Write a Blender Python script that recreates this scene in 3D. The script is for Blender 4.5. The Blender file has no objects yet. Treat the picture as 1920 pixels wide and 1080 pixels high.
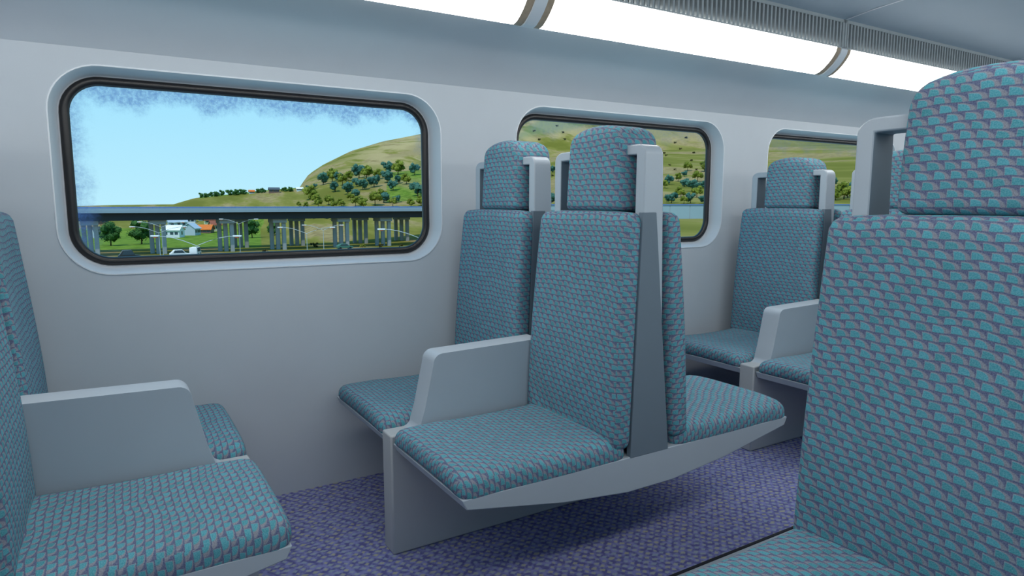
import bpy, bmesh, math, random
from mathutils import Vector, Matrix, noise
D = bpy.data; SC = bpy.context.scene; COL = SC.collection
R = random.Random(7)
PI = math.pi

# ------------------------------------------------------------------ camera
F_PX = 1236.0; PITCH = math.atan(157 / F_PX); YAW = math.radians(31.4); EYE = 1.2
fw = Vector((math.sin(YAW) * math.cos(PITCH), math.cos(YAW) * math.cos(PITCH), -math.sin(PITCH)))
rt = Vector((math.cos(YAW), -math.sin(YAW), 0)); up = rt.cross(fw)
cd = D.cameras.new('camera'); cam = D.objects.new('camera', cd); COL.objects.link(cam)
cd.sensor_width = 36; cd.lens = F_PX / 1920 * 36; cd.clip_start = 0.02; cd.clip_end = 3000
m = Matrix((rt, up, -fw)).transposed().to_4x4(); m.translation = Vector((0, 0, EYE)); cam.matrix_world = m
SC.camera = cam
def ray(u, v): return fw + rt * ((u - 960) / F_PX) + up * ((540 - v) / F_PX)

# ------------------------------------------------------------------ materials
def srgb(r, g, b):
    f = lambda c: (c / 255 / 12.92) if c / 255 <= .04045 else ((c / 255 + .055) / 1.055) ** 2.4
    return (f(r), f(g), f(b), 1)
class NT:
    def __init__(s, name):
        s.m = D.materials.new(name); s.m.use_nodes = True; s.t = s.m.node_tree
        s.t.nodes.clear(); s.out = s.t.nodes.new('ShaderNodeOutputMaterial')
    def n(s, typ, **k):
        nd = s.t.nodes.new(typ)
        for a, b in k.items(): setattr(nd, a, b)
        return nd
    def put(s, sock, v):
        if isinstance(v, (int, float, tuple)): sock.default_value = v
        else: s.t.links.new(v, sock)
    def math(s, op, a, b=0.0, c=0.0, clamp=False):
        nd = s.n('ShaderNodeMath', operation=op, use_clamp=clamp)
        s.put(nd.inputs[0], a); s.put(nd.inputs[1], b)
        if op in ('MULTIPLY_ADD', 'COMPARE', 'SMOOTH_MIN'): s.put(nd.inputs[2], c)
        return nd.outputs[0]
    def mix(s, f, a, b, blend='MIX'):
        nd = s.n('ShaderNodeMix', data_type='RGBA', blend_type=blend)
        s.put(nd.inputs[0], f); s.put(nd.inputs[6], a); s.put(nd.inputs[7], b)
        return nd.outputs[2]
    def step(s, x, lo, hi):
        nd = s.n('ShaderNodeMapRange', interpolation_type='SMOOTHSTEP')
        s.put(nd.inputs[0], x); s.put(nd.inputs[1], lo); s.put(nd.inputs[2], hi)
        return nd.outputs[0]
    def noise(s, vec, scale, detail=2, rough=.5, col=False):
        nd = s.n('ShaderNodeTexNoise'); nd.inputs['Scale'].default_value = scale
        nd.inputs['Detail'].default_value = detail; nd.inputs['Roughness'].default_value = rough
        if vec is not None: s.t.links.new(vec, nd.inputs['Vector'])
        return nd.outputs[1 if col else 0]
    def bsdf(s, col, rough=.6, spec=.3, bump=None, bstr=.3, bdist=.01):
        b = s.n('ShaderNodeBsdfPrincipled'); s.put(b.inputs['Base Color'], col)
        s.put(b.inputs['Roughness'], rough); b.inputs['Specular IOR Level'].default_value = spec
        if bump is not None:
            bp = s.n('ShaderNodeBump'); bp.inputs['Strength'].default_value = bstr; bp.inputs['Distance'].default_value = bdist
            s.t.links.new(bump, bp.inputs['Height']); s.t.links.new(bp.outputs[0], b.inputs['Normal'])
        s.t.links.new(b.outputs[0], s.out.inputs[0]); return b
    def coord(s, kind='Object'):
        return s.n('ShaderNodeTexCoord').outputs[kind]

def plain(name, c, rough=.5, spec=.3, var=.06, scale=12, bstr=.02):
    t = NT(name); co = t.coord()
    nz = t.noise(co, scale, 4)
    f = t.math('MULTIPLY_ADD', nz, 2 * var, 1 - var)
    v = t.n('ShaderNodeMix', data_type='RGBA', blend_type='MULTIPLY'); v.inputs[0].default_value = 1
    v.inputs[6].default_value = c
    t.t.links.new(f, v.inputs[7])
    nb = t.noise(co, scale * 25, 2)
    t.bsdf(v.outputs[2], rough, spec, nb, bstr, .002)
    return t.m

def fabric_mat(name):
    t = NT(name)
    uv = t.n('ShaderNodeUVMap').outputs[0]
    nz = t.noise(uv, 9, 2, .5, True)
    sub = t.n('ShaderNodeVectorMath', operation='SUBTRACT'); t.t.links.new(nz, sub.inputs[0]); sub.inputs[1].default_value = (.5, .5, .5)
    sc = t.n('ShaderNodeVectorMath', operation='SCALE'); t.t.links.new(sub.outputs[0], sc.inputs[0]); sc.inputs['Scale'].default_value = .022
    ad = t.n('ShaderNodeVectorMath', operation='ADD'); t.t.links.new(uv, ad.inputs[0]); t.t.links.new(sc.outputs[0], ad.inputs[1])
    sp = t.n('ShaderNodeSeparateXYZ'); t.t.links.new(ad.outputs[0], sp.inputs[0])
    vv = t.math('DIVIDE', sp.outputs[1], .0178)
    row = t.math('FLOOR', vv); fv = t.math('SUBTRACT', vv, row)
    # rows shift sideways by an irregular third of a block
    uu = t.math('DIVIDE', sp.outputs[0], .031)
    uu = t.math('MULTIPLY_ADD', row, .42, uu)
    cell = t.math('FLOOR', uu); fu = t.math('SUBTRACT', uu, cell)
    def blob(a, b, p, v0):
        x = t.math('POWER', t.math('DIVIDE', fu, a), p)
        y = t.math('POWER', t.math('DIVIDE', t.math('MAXIMUM', t.math('SUBTRACT', fv, v0), 0.0), b), p)
        return t.math('ADD', x, y)
    low = t.step(fv, .04, .16)
    pink = t.math('MULTIPLY', t.step(blob(.97, .88, 2.3, .08), 1.18, .86), low)
    teal = t.math('MULTIPLY', t.math('MULTIPLY', t.step(blob(.66, .78, 2.8, .08), 1.25, .8), low), t.step(fu, -.02, .07))
    wn = t.n('ShaderNodeTexWhiteNoise', noise_dimensions='2D')
    cb = t.n('ShaderNodeCombineXYZ'); t.t.links.new(cell, cb.inputs[0]); t.t.links.new(row, cb.inputs[1])
    t.t.links.new(cb.outputs[0], wn.inputs['Vector'])
    tcol = t.mix(wn.outputs[0], FT1, FT2)
    c = t.mix(pink, FPU, FPK)
    c = t.mix(teal, c, tcol)
    fine = t.noise(uv, 420, 2)
    c = t.mix(.22, c, t.mix(t.step(fine, .3, .7), (.05, .05, .07, 1), (.4, .45, .5, 1)))
    wr = t.noise(uv, 7, 3)
    hb = t.math('MULTIPLY_ADD', teal, .08, t.math('ADD', wr, t.math('MULTIPLY', fine, .03)))
    t.bsdf(c, .85, .12, hb, .22, .035)
    return t.m
FT1 = srgb(58, 146, 158); FT2 = srgb(74, 164, 180); FPK = srgb(136, 138, 150); FPU = srgb(84, 92, 128)
FAB = fabric_mat('seat moquette')

def carpet_mat():
    t = NT('purple carpet'); co = t.coord()
    sp = t.n('ShaderNodeSeparateXYZ'); t.t.links.new(co, sp.inputs[0])
    wob = t.noise(co, 25, 2)
    vv = t.math('DIVIDE', sp.outputs[1], .020); row = t.math('FLOOR', vv); fv = t.math('SUBTRACT', vv, row)
    uu = t.math('ADD', t.math('DIVIDE', sp.outputs[0], .034), t.math('MULTIPLY', row, .37)); uu = t.math('ADD', uu, wob)
    cell = t.math('FLOOR', uu); fu = t.math('SUBTRACT', uu, cell)
    du = t.math('ABSOLUTE', t.math('SUBTRACT', fu, .5)); dv = t.math('ABSOLUTE', t.math('SUBTRACT', fv, .5))
    dd = t.math('ADD', t.math('MULTIPLY', du, 1.5), dv)
    dot = t.step(dd, .62, .3)
    wn = t.n('ShaderNodeTexWhiteNoise', noise_dimensions='2D'); cb = t.n('ShaderNodeCombineXYZ')
    t.t.links.new(cell, cb.inputs[0]); t.t.links.new(row, cb.inputs[1]); t.t.links.new(cb.outputs[0], wn.inputs['Vector'])
    base = t.mix(t.step(t.noise(co, 45, 3), .38, .62), srgb(80, 82, 150), srgb(132, 138, 198))
    spot = t.mix(wn.outputs[0], srgb(182, 182, 140), srgb(150, 172, 190))
    c = t.mix(t.math('MULTIPLY', dot, .8), base, spot)
    f2 = t.noise(co, 500, 2)
    c = t.mix(.2, c, t.mix(f2, (.02, .02, .05, 1), (.5, .5, .6, 1)))
    t.bsdf(c, .95, .05, f2, .35, .004); return t.m
CARPET = carpet_mat()
WALLM = plain('pale grey wall laminate', srgb(192, 200, 208), .42, .3, .025, 9)
PLAS = plain('light grey moulded plastic', srgb(172, 182, 192), .38, .35, .03, 8)
PLASD = plain('slate grey side panel and post shade', srgb(108, 122, 134), .5, .25, .04, 8)
PEDM = plain('seat pedestal grey', srgb(172, 177, 181), .45, .3, .04, 6)
CEIL = plain('grey blue ceiling panel', srgb(158, 174, 188), .6, .2, .03, 5)
RUBBER = plain('black window rubber', srgb(30, 28, 30), .35, .5, .05, 20)
RIM = plain('pale surround edge', srgb(225, 230, 236), .4, .3, .01, 10)
DARK = plain('dark recess', srgb(12, 15, 18), .7, .1, .05, 10)
VENTM = plain('vent bar grey', srgb(160, 168, 172), .5, .3, .03, 10)
ENDSHADOW = plain('brown lamp end shadow', srgb(176, 158, 138), .5, .2, .25, 40)
RUBFLOOR = plain('grey ribbed rubber aisle', srgb(110, 112, 114), .8, .1, .1, 40)
NOSE = plain('dark step nosing', srgb(44, 46, 52), .6, .2, .05, 20)

def emit(name, c, s):
    t = NT(name); e = t.n('ShaderNodeEmission'); e.inputs[0].default_value = c; e.inputs[1].default_value = s
    t.t.links.new(e.outputs[0], t.out.inputs[0]); return t.m
LAMP = emit('fluorescent diffuser', (1, .985, .945, 1), 9.6)

def glass_mat(k_):
    t = NT('window glass with frosted grime'); co = t.coord()
    sp = t.n('ShaderNodeSeparateXYZ'); t.t.links.new(co, sp.inputs[0])
    x, z = sp.outputs[0], sp.outputs[2]
    nz = t.noise(co, 14, 5, .65); nf = t.noise(co, 70, 4, .7)
    cb = t.n('ShaderNodeCombineXYZ'); t.t.links.new(x, cb.inputs[0])
    n1 = t.noise(cb.outputs[0], 5.5, 1)
    sc = t.math('ABSOLUTE', t.math('SINE', t.math('MULTIPLY_ADD', x, 10.5, .6)))
    depth = t.math('ADD', t.math('MULTIPLY', sc, .045), t.math('MULTIPLY', n1, .10))
    dt = t.math('SUBTRACT', .33, z)
    k = t.math('SUBTRACT', depth, dt); k = t.math('ADD', k, t.math('MULTIPLY', t.math('SUBTRACT', nz, .5), .12))
    mt = t.step(k, -.03, .035)
    dl = t.math('ADD', x, .665)
    kl = t.math('ADD', t.math('SUBTRACT', .035, dl), t.math('MULTIPLY', t.math('SUBTRACT', nz, .5), .12))
    ml = t.step(kl, -.04, .04)
    dr = t.math('SUBTRACT', .665, x)
    kr = t.math('ADD', t.math('SUBTRACT', .005, dr), t.math('MULTIPLY', t.math('SUBTRACT', nz, .5), .1))
    mr = t.math('MULTIPLY', t.step(kr, -.04, .04), t.step(z, 0.0, .2))
    mk = t.math('MAXIMUM', t.math('MAXIMUM', mt, t.math('MULTIPLY', ml, .8)), mr)
    mk = t.math('MULTIPLY', mk, t.math('MULTIPLY_ADD', t.step(nf, .3, .7), .45 * k_, .30 * k_))
    tr = t.n('ShaderNodeBsdfTransparent'); tr.inputs[0].default_value = (.97, .985, 1, 1)
    tl = t.n('ShaderNodeBsdfTranslucent'); tl.inputs[0].default_value = srgb(128, 160, 232)
    df = t.n('ShaderNodeBsdfDiffuse'); df.inputs[0].default_value = srgb(100, 128, 190)
    m1 = t.n('ShaderNodeMixShader'); m1.inputs[0].default_value = .45
    t.t.links.new(tl.outputs[0], m1.inputs[1]); t.t.links.new(df.outputs[0], m1.inputs[2])
    m2 = t.n('ShaderNodeMixShader'); t.t.links.new(mk, m2.inputs[0])
    t.t.links.new(tr.outputs[0], m2.inputs[1]); t.t.links.new(m1.outputs[0], m2.inputs[2])
    t.t.links.new(m2.outputs[0], t.out.inputs[0]); return t.m
GLASS = glass_mat(1.0); GLASS_FAINT = glass_mat(.3)

# ------------------------------------------------------------------ object helpers
def tag(o, label=None, cat=None, group=None, kind=None):
    if label: o['label'] = label
    if cat: o['category'] = cat
    if group: o['group'] = group
    if kind: o['kind'] = kind
    return o
def obj(name, bm, mats, parent=None, smooth=True, loc=None, bevel=0, seg=2, weld=True):
    if weld: bmesh.ops.remove_doubles(bm, verts=bm.verts, dist=1e-6)
    bmesh.ops.recalc_face_normals(bm, faces=bm.faces)
    me = D.meshes.new(name); bm.to_mesh(me); bm.free()
    for mm in (mats if isinstance(mats, list) else [mats]): me.materials.append(mm)
    if smooth:
        me.polygons.foreach_set('use_smooth', [True] * len(me.polygons))
        me.set_sharp_from_angle(angle=math.radians(38))
    o = D.objects.new(name, me); COL.objects.link(o)
    if parent: o.parent = parent
    if loc: o.location = loc
    if bevel:
        b = o.modifiers.new('bevel', 'BEVEL'); b.width = bevel; b.segments = seg; b.limit_method = 'ANGLE'; b.angle_limit = math.radians(35)
        b.harden_normals = False
    return o
def empty(name, loc=(0, 0, 0), rz=0):
    o = D.objects.new(name, None); COL.objects.link(o); o.location = loc; o.rotation_euler = (0, 0, rz)
    o.empty_display_size = .1; return o
def copy_tree(o, parent=None):
    c = o.copy(); COL.objects.link(c)
    if parent: c.parent = parent
    for ch in [q for q in D.objects if q.parent == o]: copy_tree(ch, c)
    return c
def box(bm, x0, x1, y0, y1, z0, z1, mi=0):
    v = [bm.verts.new(p) for p in ((x0, y0, z0), (x1, y0, z0), (x1, y1, z0), (x0, y1, z0), (x0, y0, z1), (x1, y0, z1), (x1, y1, z1), (x0, y1, z1))]
    for f in ((0, 1, 2, 3), (4, 5, 6, 7), (0, 1, 5, 4), (1, 2, 6, 5), (2, 3, 7, 6), (3, 0, 4, 7)):
        bm.faces.new([v[i] for i in f]).material_index = mi
def prism_y(bm, pts, y0, y1, mi=0):
    a = [bm.verts.new((x, y0, z)) for x, z in pts]; b = [bm.verts.new((x, y1, z)) for x, z in pts]
    bm.faces.new(a).material_index = mi; bm.faces.new(b).material_index = mi
    n = len(pts)
    for i in range(n): bm.faces.new((a[i], a[(i + 1) % n], b[(i + 1) % n], b[i])).material_index = mi
def strip_x(bm, pts, x0, x1, mi=0, close=False):      # pts in (y, z), swept along x
    a = [bm.verts.new((x0, y, z)) for y, z in pts]; b = [bm.verts.new((x1, y, z)) for y, z in pts]
    n = len(pts)
    for i in range(n if close else n - 1):
        bm.faces.new((a[i], a[(i + 1) % n], b[(i + 1) % n], b[i])).material_index = mi
    if close: bm.faces.new(a).material_index = mi; bm.faces.new(b).material_index = mi
def tube(bm, pts, r, n=8):
    rings = []
    for i, p in enumerate(pts):
        p = Vector(p); q0 = Vector(pts[max(i - 1, 0)]); q1 = Vector(pts[min(i + 1, len(pts) - 1)])
        d = (q1 - q0).normalized(); a = d.orthogonal().normalized(); b = d.cross(a)
        rr = r[i] if isinstance(r, (list, tuple)) else r
        rings.append([bm.verts.new(p + (a * math.cos(2 * PI * k / n) + b * math.sin(2 * PI * k / n)) * rr) for k in range(n)])
    for i in range(len(rings) - 1):
        A, B = rings[i], rings[i + 1]
        off = min(range(n), key=lambda o: (A[0].co - B[o].co).length)
        for k in range(n): bm.faces.new((A[k], A[(k + 1) % n], B[(k + 1 + off) % n], B[(k + off) % n]))
    bm.faces.new(rings[0]); bm.faces.new(rings[-1])
def padded(x0, x1, y0, y1, z0, z1, r, deform=None, n=(8, 14, 14), uvmode='back', flip=False, off=(0, 0)):
    """rounded upholstered block with metric UVs"""
    bm = bmesh.new(); c = Vector(((x0 + x1) / 2, (y0 + y1) / 2, (z0 + z1) / 2)); h = Vector(((x1 - x0) / 2, (y1 - y0) / 2, (z1 - z0) / 2))
    uvl = bm.loops.layers.uv.new('UVMap'); vmap = {}
    def warp(t): return math.copysign(abs(t) ** .72, t) if t else 0
    def vert(p):
        k = (round(p[0], 5), round(p[1], 5), round(p[2], 5))
        if k in vmap: return vmap[k]
        q = Vector([warp(p[i]) * h[i] for i in range(3)])
        inner = Vector([max(-(h[i] - r), min(h[i] - r, q[i])) for i in range(3)])
        dlt = q - inner
        if dlt.length > 1e-9: q = inner + dlt.normalized() * min(r, dlt.length * 1.0 if dlt.length < r else r) 
        q += c
        if deform: q = deform(q)
        vmap[k] = bm.verts.new(q); return vmap[k]
    for ax in range(3):
        a, b = [i for i in range(3) if i != ax]
        for s in (-1, 1):
            for i in range(n[a]):
                for j in range(n[b]):
                    ps = []
                    for (di, dj) in ((0, 0), (1, 0), (1, 1), (0, 1)):
                        p = [0, 0, 0]; p[ax] = s; p[a] = -1 + 2 * (i + di) / n[a]; p[b] = -1 + 2 * (j + dj) / n[b]; ps.append(p)
                    try: f = bm.faces.new([vert(p) for p in ps])
                    except ValueError: continue
                    for lp in f.loops:
                        X, Y, Z = lp.vert.co
                        if uvmode == 'back':
                            uv = (Y, Z) if ax == 0 else ((X * s, Z) if ax == 1 else (Y, X))
                        else:
                            uv = (Y, X) if ax == 2 else ((Z * 1.0, X) if ax == 1 else (Z, Y))
                        fu = -uv[0] if flip else uv[0]
                        lp[uvl].uv = (fu + off[0], uv[1] + off[1])
    return bm

# ------------------------------------------------------------------ dimensions
W = 2.734; WN = -0.30; PITCHX = 1.84; XC = 1.46
X0, X1 = -4.0, 13.5
BASE_Y = (2.035, 2.12)

# ------------------------------------------------------------------ shell of the carriage
def rrect(cx, cz, hx, hz, r, k=10):
    pts = []
    for qx, qz, a0 in ((1, 1, 0), (-1, 1, 90), (-1, -1, 180), (1, -1, 270)):
        for i in range(k + 1):
            a = math.radians(a0 + 90 * i / k)
            pts.append((cx + qx * (hx - r) + r * math.cos(a), cz + qz * (hz - r) + r * math.sin(a)))
    return pts
WIN_C = [0.573 + PITCHX * i for i in range(-2, 7)]
WZ = 1.312; OHX, OHZ, OR = .726, .364, .165      # outer edge of the moulded surround
IHX, IHZ, IR = .692, .333, .130                  # outer edge of the black rubber
def make_wall(name, y, out, ztop):
    bm = bmesh.new()
    xs = [X0] + [(WIN_C[i] + WIN_C[i + 1]) / 2 for i in range(len(WIN_C) - 1)] + [X1]
    V = lambda x, z: bm.verts.new((x, y, z))
    for i, cx in enumerate(WIN_C):
        x0, x1 = xs[i], xs[i + 1]; z0, z1 = 0, ztop
        L0_ = rrect(cx, WZ, OHX, OHZ, OR); L = []
        for k in range(len(L0_)):                     # extra points along the straight edges
            a, b = L0_[k], L0_[(k + 1) % len(L0_)]; q = max(1, int(math.hypot(b[0] - a[0], b[1] - a[1]) / .06))
            L += [(a[0] + (b[0] - a[0]) * j / q, a[1] + (b[1] - a[1]) * j / q) for j in range(q)]
        n = len(L); outer = []
        for (x, z) in L:
            dx, dz = x - cx, z - WZ
            t = min(((x1 - cx) if dx > 0 else (cx - x0)) / max(abs(dx), 1e-6), ((z1 - WZ) if dz > 0 else (WZ - z0)) / max(abs(dz), 1e-6))
            outer.append((cx + dx * t, WZ + dz * t))
        for k in range(n):
            a, b = outer[k], outer[(k + 1) % n]
            ins = []
            for c in ((x0, z0), (x1, z0), (x1, z1), (x0, z1)):   # rectangle corner between the two rays
                if abs(a[0] - b[0]) > 1e-6 and abs(a[1] - b[1]) > 1e-6:
                    if (abs(c[0] - a[0]) < 1e-6 or abs(c[1] - a[1]) < 1e-6) and (abs(c[0] - b[0]) < 1e-6 or abs(c[1] - b[1]) < 1e-6): ins = [c]
            f = [L[k], a] + ins + [b, L[(k + 1) % n]]
            bm.faces.new([V(*p) for p in f])
    o = obj(name, bm, WALLM, smooth=False); tag(o, kind='structure'); return o
make_wall('wall_back', W, 1, 1.727)
make_wall('wall_front', WN, -1, 1.727)

def make_window(idx, cx, y, s):
    w = empty('window_%d' % idx, (cx, y, WZ)); tag(w, kind='structure')
    # moulded surround: raised outer edge coloured pale for its bright highlight, sloping reveal
    bm = bmesh.new()
    prof = [(0.0, 0.0, 0.0), (-.002, 0, -.003), (-.006, 0, -.003), (-.010, .0, .004), (-.018, 0, .035), (-.028, .0, .070), (-.036, .0, .076), (-.036, 0, .098)]
    loops = []
    for (d, e, yy) in prof:
        r = OR + d
        loops.append([bm.verts.new((x, s * yy, z)) for x, z in rrect(0, 0, OHX + d, OHZ + d * .93, r)])
    for i in range(len(loops) - 1):
        n = len(loops[i])
        for k in range(n):
            f = bm.faces.new((loops[i][k], loops[i][(k + 1) % n], loops[i + 1][(k + 1) % n], loops[i + 1][k]))
            f.material_index = 1 if i < 2 or i == 5 else 0
    obj('window_surround', bm, [WALLM, RIM], w)
    # rubber gasket
    bm = bmesh.new(); ring = rrect(0, 0, IHX - .014, IHZ - .014, IR - .014, 10); n = len(ring); k2 = 10
    vs = []
    for i, (x, z) in enumerate(ring):
        a, b = ring[i - 1], ring[(i + 1) % n]; tx, tz = b[0] - a[0], b[1] - a[1]; l = math.hypot(tx, tz) or 1
        nx, nz = tz / l, -tx / l
        vs.append([bm.verts.new((x + nx * .0165 * math.cos(2 * PI * j / k2), s * (.078 + .017 * math.sin(2 * PI * j / k2)), z + nz * .0165 * math.cos(2 * PI * j / k2))) for j in range(k2)])
    for i in range(n):
        for j in range(k2):
            bm.faces.new((vs[i][j], vs[(i + 1) % n][j], vs[(i + 1) % n][(j + 1) % k2], vs[i][(j + 1) % k2]))
    obj('gasket', bm, RUBBER, w)
    bm = bmesh.new()
    bm.faces.new([bm.verts.new((x, s * .084, z)) for x, z in rrect(0, 0, IHX - .014, IHZ - .014, IR - .014)])
    obj('glass_pane', bm, GLASS if idx == 1 else GLASS_FAINT, w, smooth=False)
n = 1
for i in (2, 3, 4, 5, 6, 7, 8, 1, 0):
    make_window(n, WIN_C[i], W, 1); n += 1
for i in range(9):
    make_window(n, WIN_C[i], WN, -1); n += 1
MIR = lambda y: W + WN - y
cove = [(2.734, 1.727), (2.714, 1.757), (2.682, 1.79), (2.632, 1.825), (2.57, 1.856), (2.50, 1.875), (2.42, 1.887), (2.32, 1.893), (2.246, 1.894)]
for k, f in enumerate((lambda y: y, MIR)):
    bm = bmesh.new(); strip_x(bm, [(f(y), z) for y, z in cove], X0, X1)
    tag(obj('trim_%d' % (k + 1), bm, WALLM), kind='structure')
    bm = bmesh.new()       # closed housing above the cove and behind the lamps
    strip_x(bm, [(f(2.734), 1.727), (f(2.87), 1.75), (f(2.87), 2.3), (f(2.0), 2.3)], X0, X1)
    tag(obj('trim_%d' % (k + 3), bm, DARK, smooth=False), kind='structure')
    bm = bmesh.new()       # outer body skin below and above the windows
    yy = W + .115 if k == 0 else WN - .115
    box(bm, X0, X1, min(yy, yy + (.02 if k == 0 else -.02)), max(yy, yy + (.02 if k == 0 else -.02)), -.3, .94)
    box(bm, X0, X1, min(yy, yy + (.02 if k == 0 else -.02)), max(yy, yy + (.02 if k == 0 else -.02)), 1.70, 2.3)
    tag(obj('trim_%d' % (k + 5), bm, PEDM, smooth=False), kind='structure')
# ceiling: panels with pale joint strips
mid = (W + WN) / 2
cpts = [(2.092, 2.125), (1.95, 2.142), (1.80, 2.152), (1.5, 2.168), (mid, 2.172)]
cpts = cpts + [(MIR(y), z) for y, z in reversed(cpts[:-1])]
bm = bmesh.new(); strip_x(bm, cpts, X0, X1); tag(obj('ceiling', bm, CEIL), kind='structure')
SEAMS = [3.25 + PITCHX * i for i in range(-4, 6)]
for k, x in enumerate(SEAMS):
    bm = bmesh.new(); strip_x(bm, [(y, z - .002) for y, z in cpts], x - .005, x + .005)
    tag(obj('trim_%d' % (k + 10), bm, RIM), kind='structure')
# roof skin closing the body
bm = bmesh.new(); box(bm, X0, X1, WN - .14, W + .14, 2.3, 2.33); tag(obj('trim_30', bm, PEDM, smooth=False), kind='structure')
# floor: two carpeted decks and the lowered rubber aisle between them
bm = bmesh.new(); box(bm, X0, X1, 1.435, W + .05, -.24, 0)
tag(obj('floor', bm, CARPET, smooth=False), kind='structure')
bm = bmesh.new(); box(bm, X0, X1, WN - .05, 1.0, -.24, 0)
tag(obj('floor_near', bm, CARPET, smooth=False), kind='structure')
bm = bmesh.new(); box(bm, X0, X1, 1.0, 1.435, -.24, -.10)
tag(obj('floor_aisle', bm, RUBFLOOR, smooth=False), kind='structure')
bm = bmesh.new(); box(bm, X0, X1, 1.437, 1.447, -.02, .004); tag(obj('trim_7', bm, NOSE, smooth=False), kind='structure')
bm = bmesh.new(); box(bm, X0, X1, .99, 1.007, -.02, .004); tag(obj('trim_8', bm, NOSE, smooth=False), kind='structure')
bm = bmesh.new(); box(bm, X0, X1, 1.420, 1.436, -.10, .001); tag(obj('trim_9', bm, PLAS, smooth=False), kind='structure')
# end bulkheads
for nm, x in (('wall_left', X0), ('wall_right', X1)):
    bm = bmesh.new(); box(bm, x - .03, x + .03, WN - .14, W + .14, -.25, 2.3); tag(obj(nm, bm, WALLM, smooth=False), kind='structure')

# ------------------------------------------------------------------ ceiling lights and vents
DIF = [(2.246, 1.894), (2.238, 1.884), (2.224, 1.877), (2.205, 1.872), (2.18, 1.878), (2.155, 1.894), (2.13, 1.915), (2.108, 1.94), (2.092, 1.965), (2.087, 1.985)]
def scaled(pts, d):      # push the section outwards (towards the aisle and down)
    return [(y - d * .7, z - d * .7) for y, z in pts]
def make_light(f):
    r = empty('ceiling_light'); L = PITCHX
    bm = bmesh.new(); strip_x(bm, [(f(y), z) for y, z in DIF], .058, L - .058); obj('diffuser', bm, LAMP, r)
    for (a, b) in ((.022, .059), (L - .059, L - .022)):
        bm = bmesh.new(); strip_x(bm, [(f(y), z) for y, z in scaled(DIF, .002)], a, b); obj('lamp_end_shadow', bm, ENDSHADOW, r)  # smeared brown strips paint the dark shadow beside each bracket
    bm = bmesh.new()
    p = scaled(DIF, .008); q = scaled(DIF, -.01)
    strip_x(bm, [(f(y), z) for y, z in p + q[::-1]], -.026, .026, close=True); obj('bracket', bm, RIM, r)
    return r
def make_vent(f):
    r = empty('air_vent'); L = PITCHX
    bm = bmesh.new(); strip_x(bm, [(f(2.112), 1.985), (f(2.112), 2.125)], 0.004, L - .004); obj('backing', bm, DARK, r, smooth=False)
    bm = bmesh.new()
    a, b = sorted((f(2.088), f(2.097)))
    box(bm, .003, L - .003, a, b, 2.110, 2.126); box(bm, .003, L - .003, a, b, 1.984, 1.992)
    box(bm, .003, .018, a, b, 1.984, 2.126); box(bm, L - .018, L - .003, a, b, 1.984, 2.126)
    obj('frame', bm, VENTM, r, smooth=False)
    bm = bmesh.new(); a, b = sorted((f(2.090), f(2.106)))
    nb = 64
    for i in range(nb):
        x = .018 + (L - .036) * (i + .5) / nb; box(bm, x - .0055, x + .0055, a, b, 1.99, 2.112)
    obj('louvres', bm, VENTM, r, smooth=False)
    return r
seglab = {0: 'at the upper left edge of the picture', 1: 'middle stretch, above the centre seats', 2: 'far stretch, beside the tall near headrest'}
for side, f in (('window side', lambda y: y), ('near side', MIR)):
    L0 = make_light(f); V0 = make_vent(f); first = True
    for i in range(-2, 6):
        x = 1.41 + PITCHX * (i - 1)
        l, v = (L0, V0) if first else (copy_tree(L0), copy_tree(V0)); first = False
        l.location.x = x; v.location.x = x
        if side == 'window side' and i in seglab:
            tag(l, 'long white fluorescent ceiling light over the windows, ' + seglab[i], 'light', 'ceiling lights over the windows')
        elif side == 'window side':
            tag(l, 'white ceiling light over the windows %s the picture' % ('beyond the right edge of' if i > 2 else 'beyond the left edge of'), 'light', 'out of view window side lights')
        else: tag(l, 'white ceiling light strip over the near side seats, out of view', 'light', 'near side ceiling lights')
        if side == 'window side' and i in (1, 2):
            tag(v, 'grey louvred air vent above the light, ' + ('left of the ceiling joint' if i == 1 else 'right of the ceiling joint, by the near headrest'), 'vent', 'air vents above the lights')
        else:
            tag(v, 'grey louvred air vent strip out of view on the ' + side, 'vent', 'out of view vents, ' + side)

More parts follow.
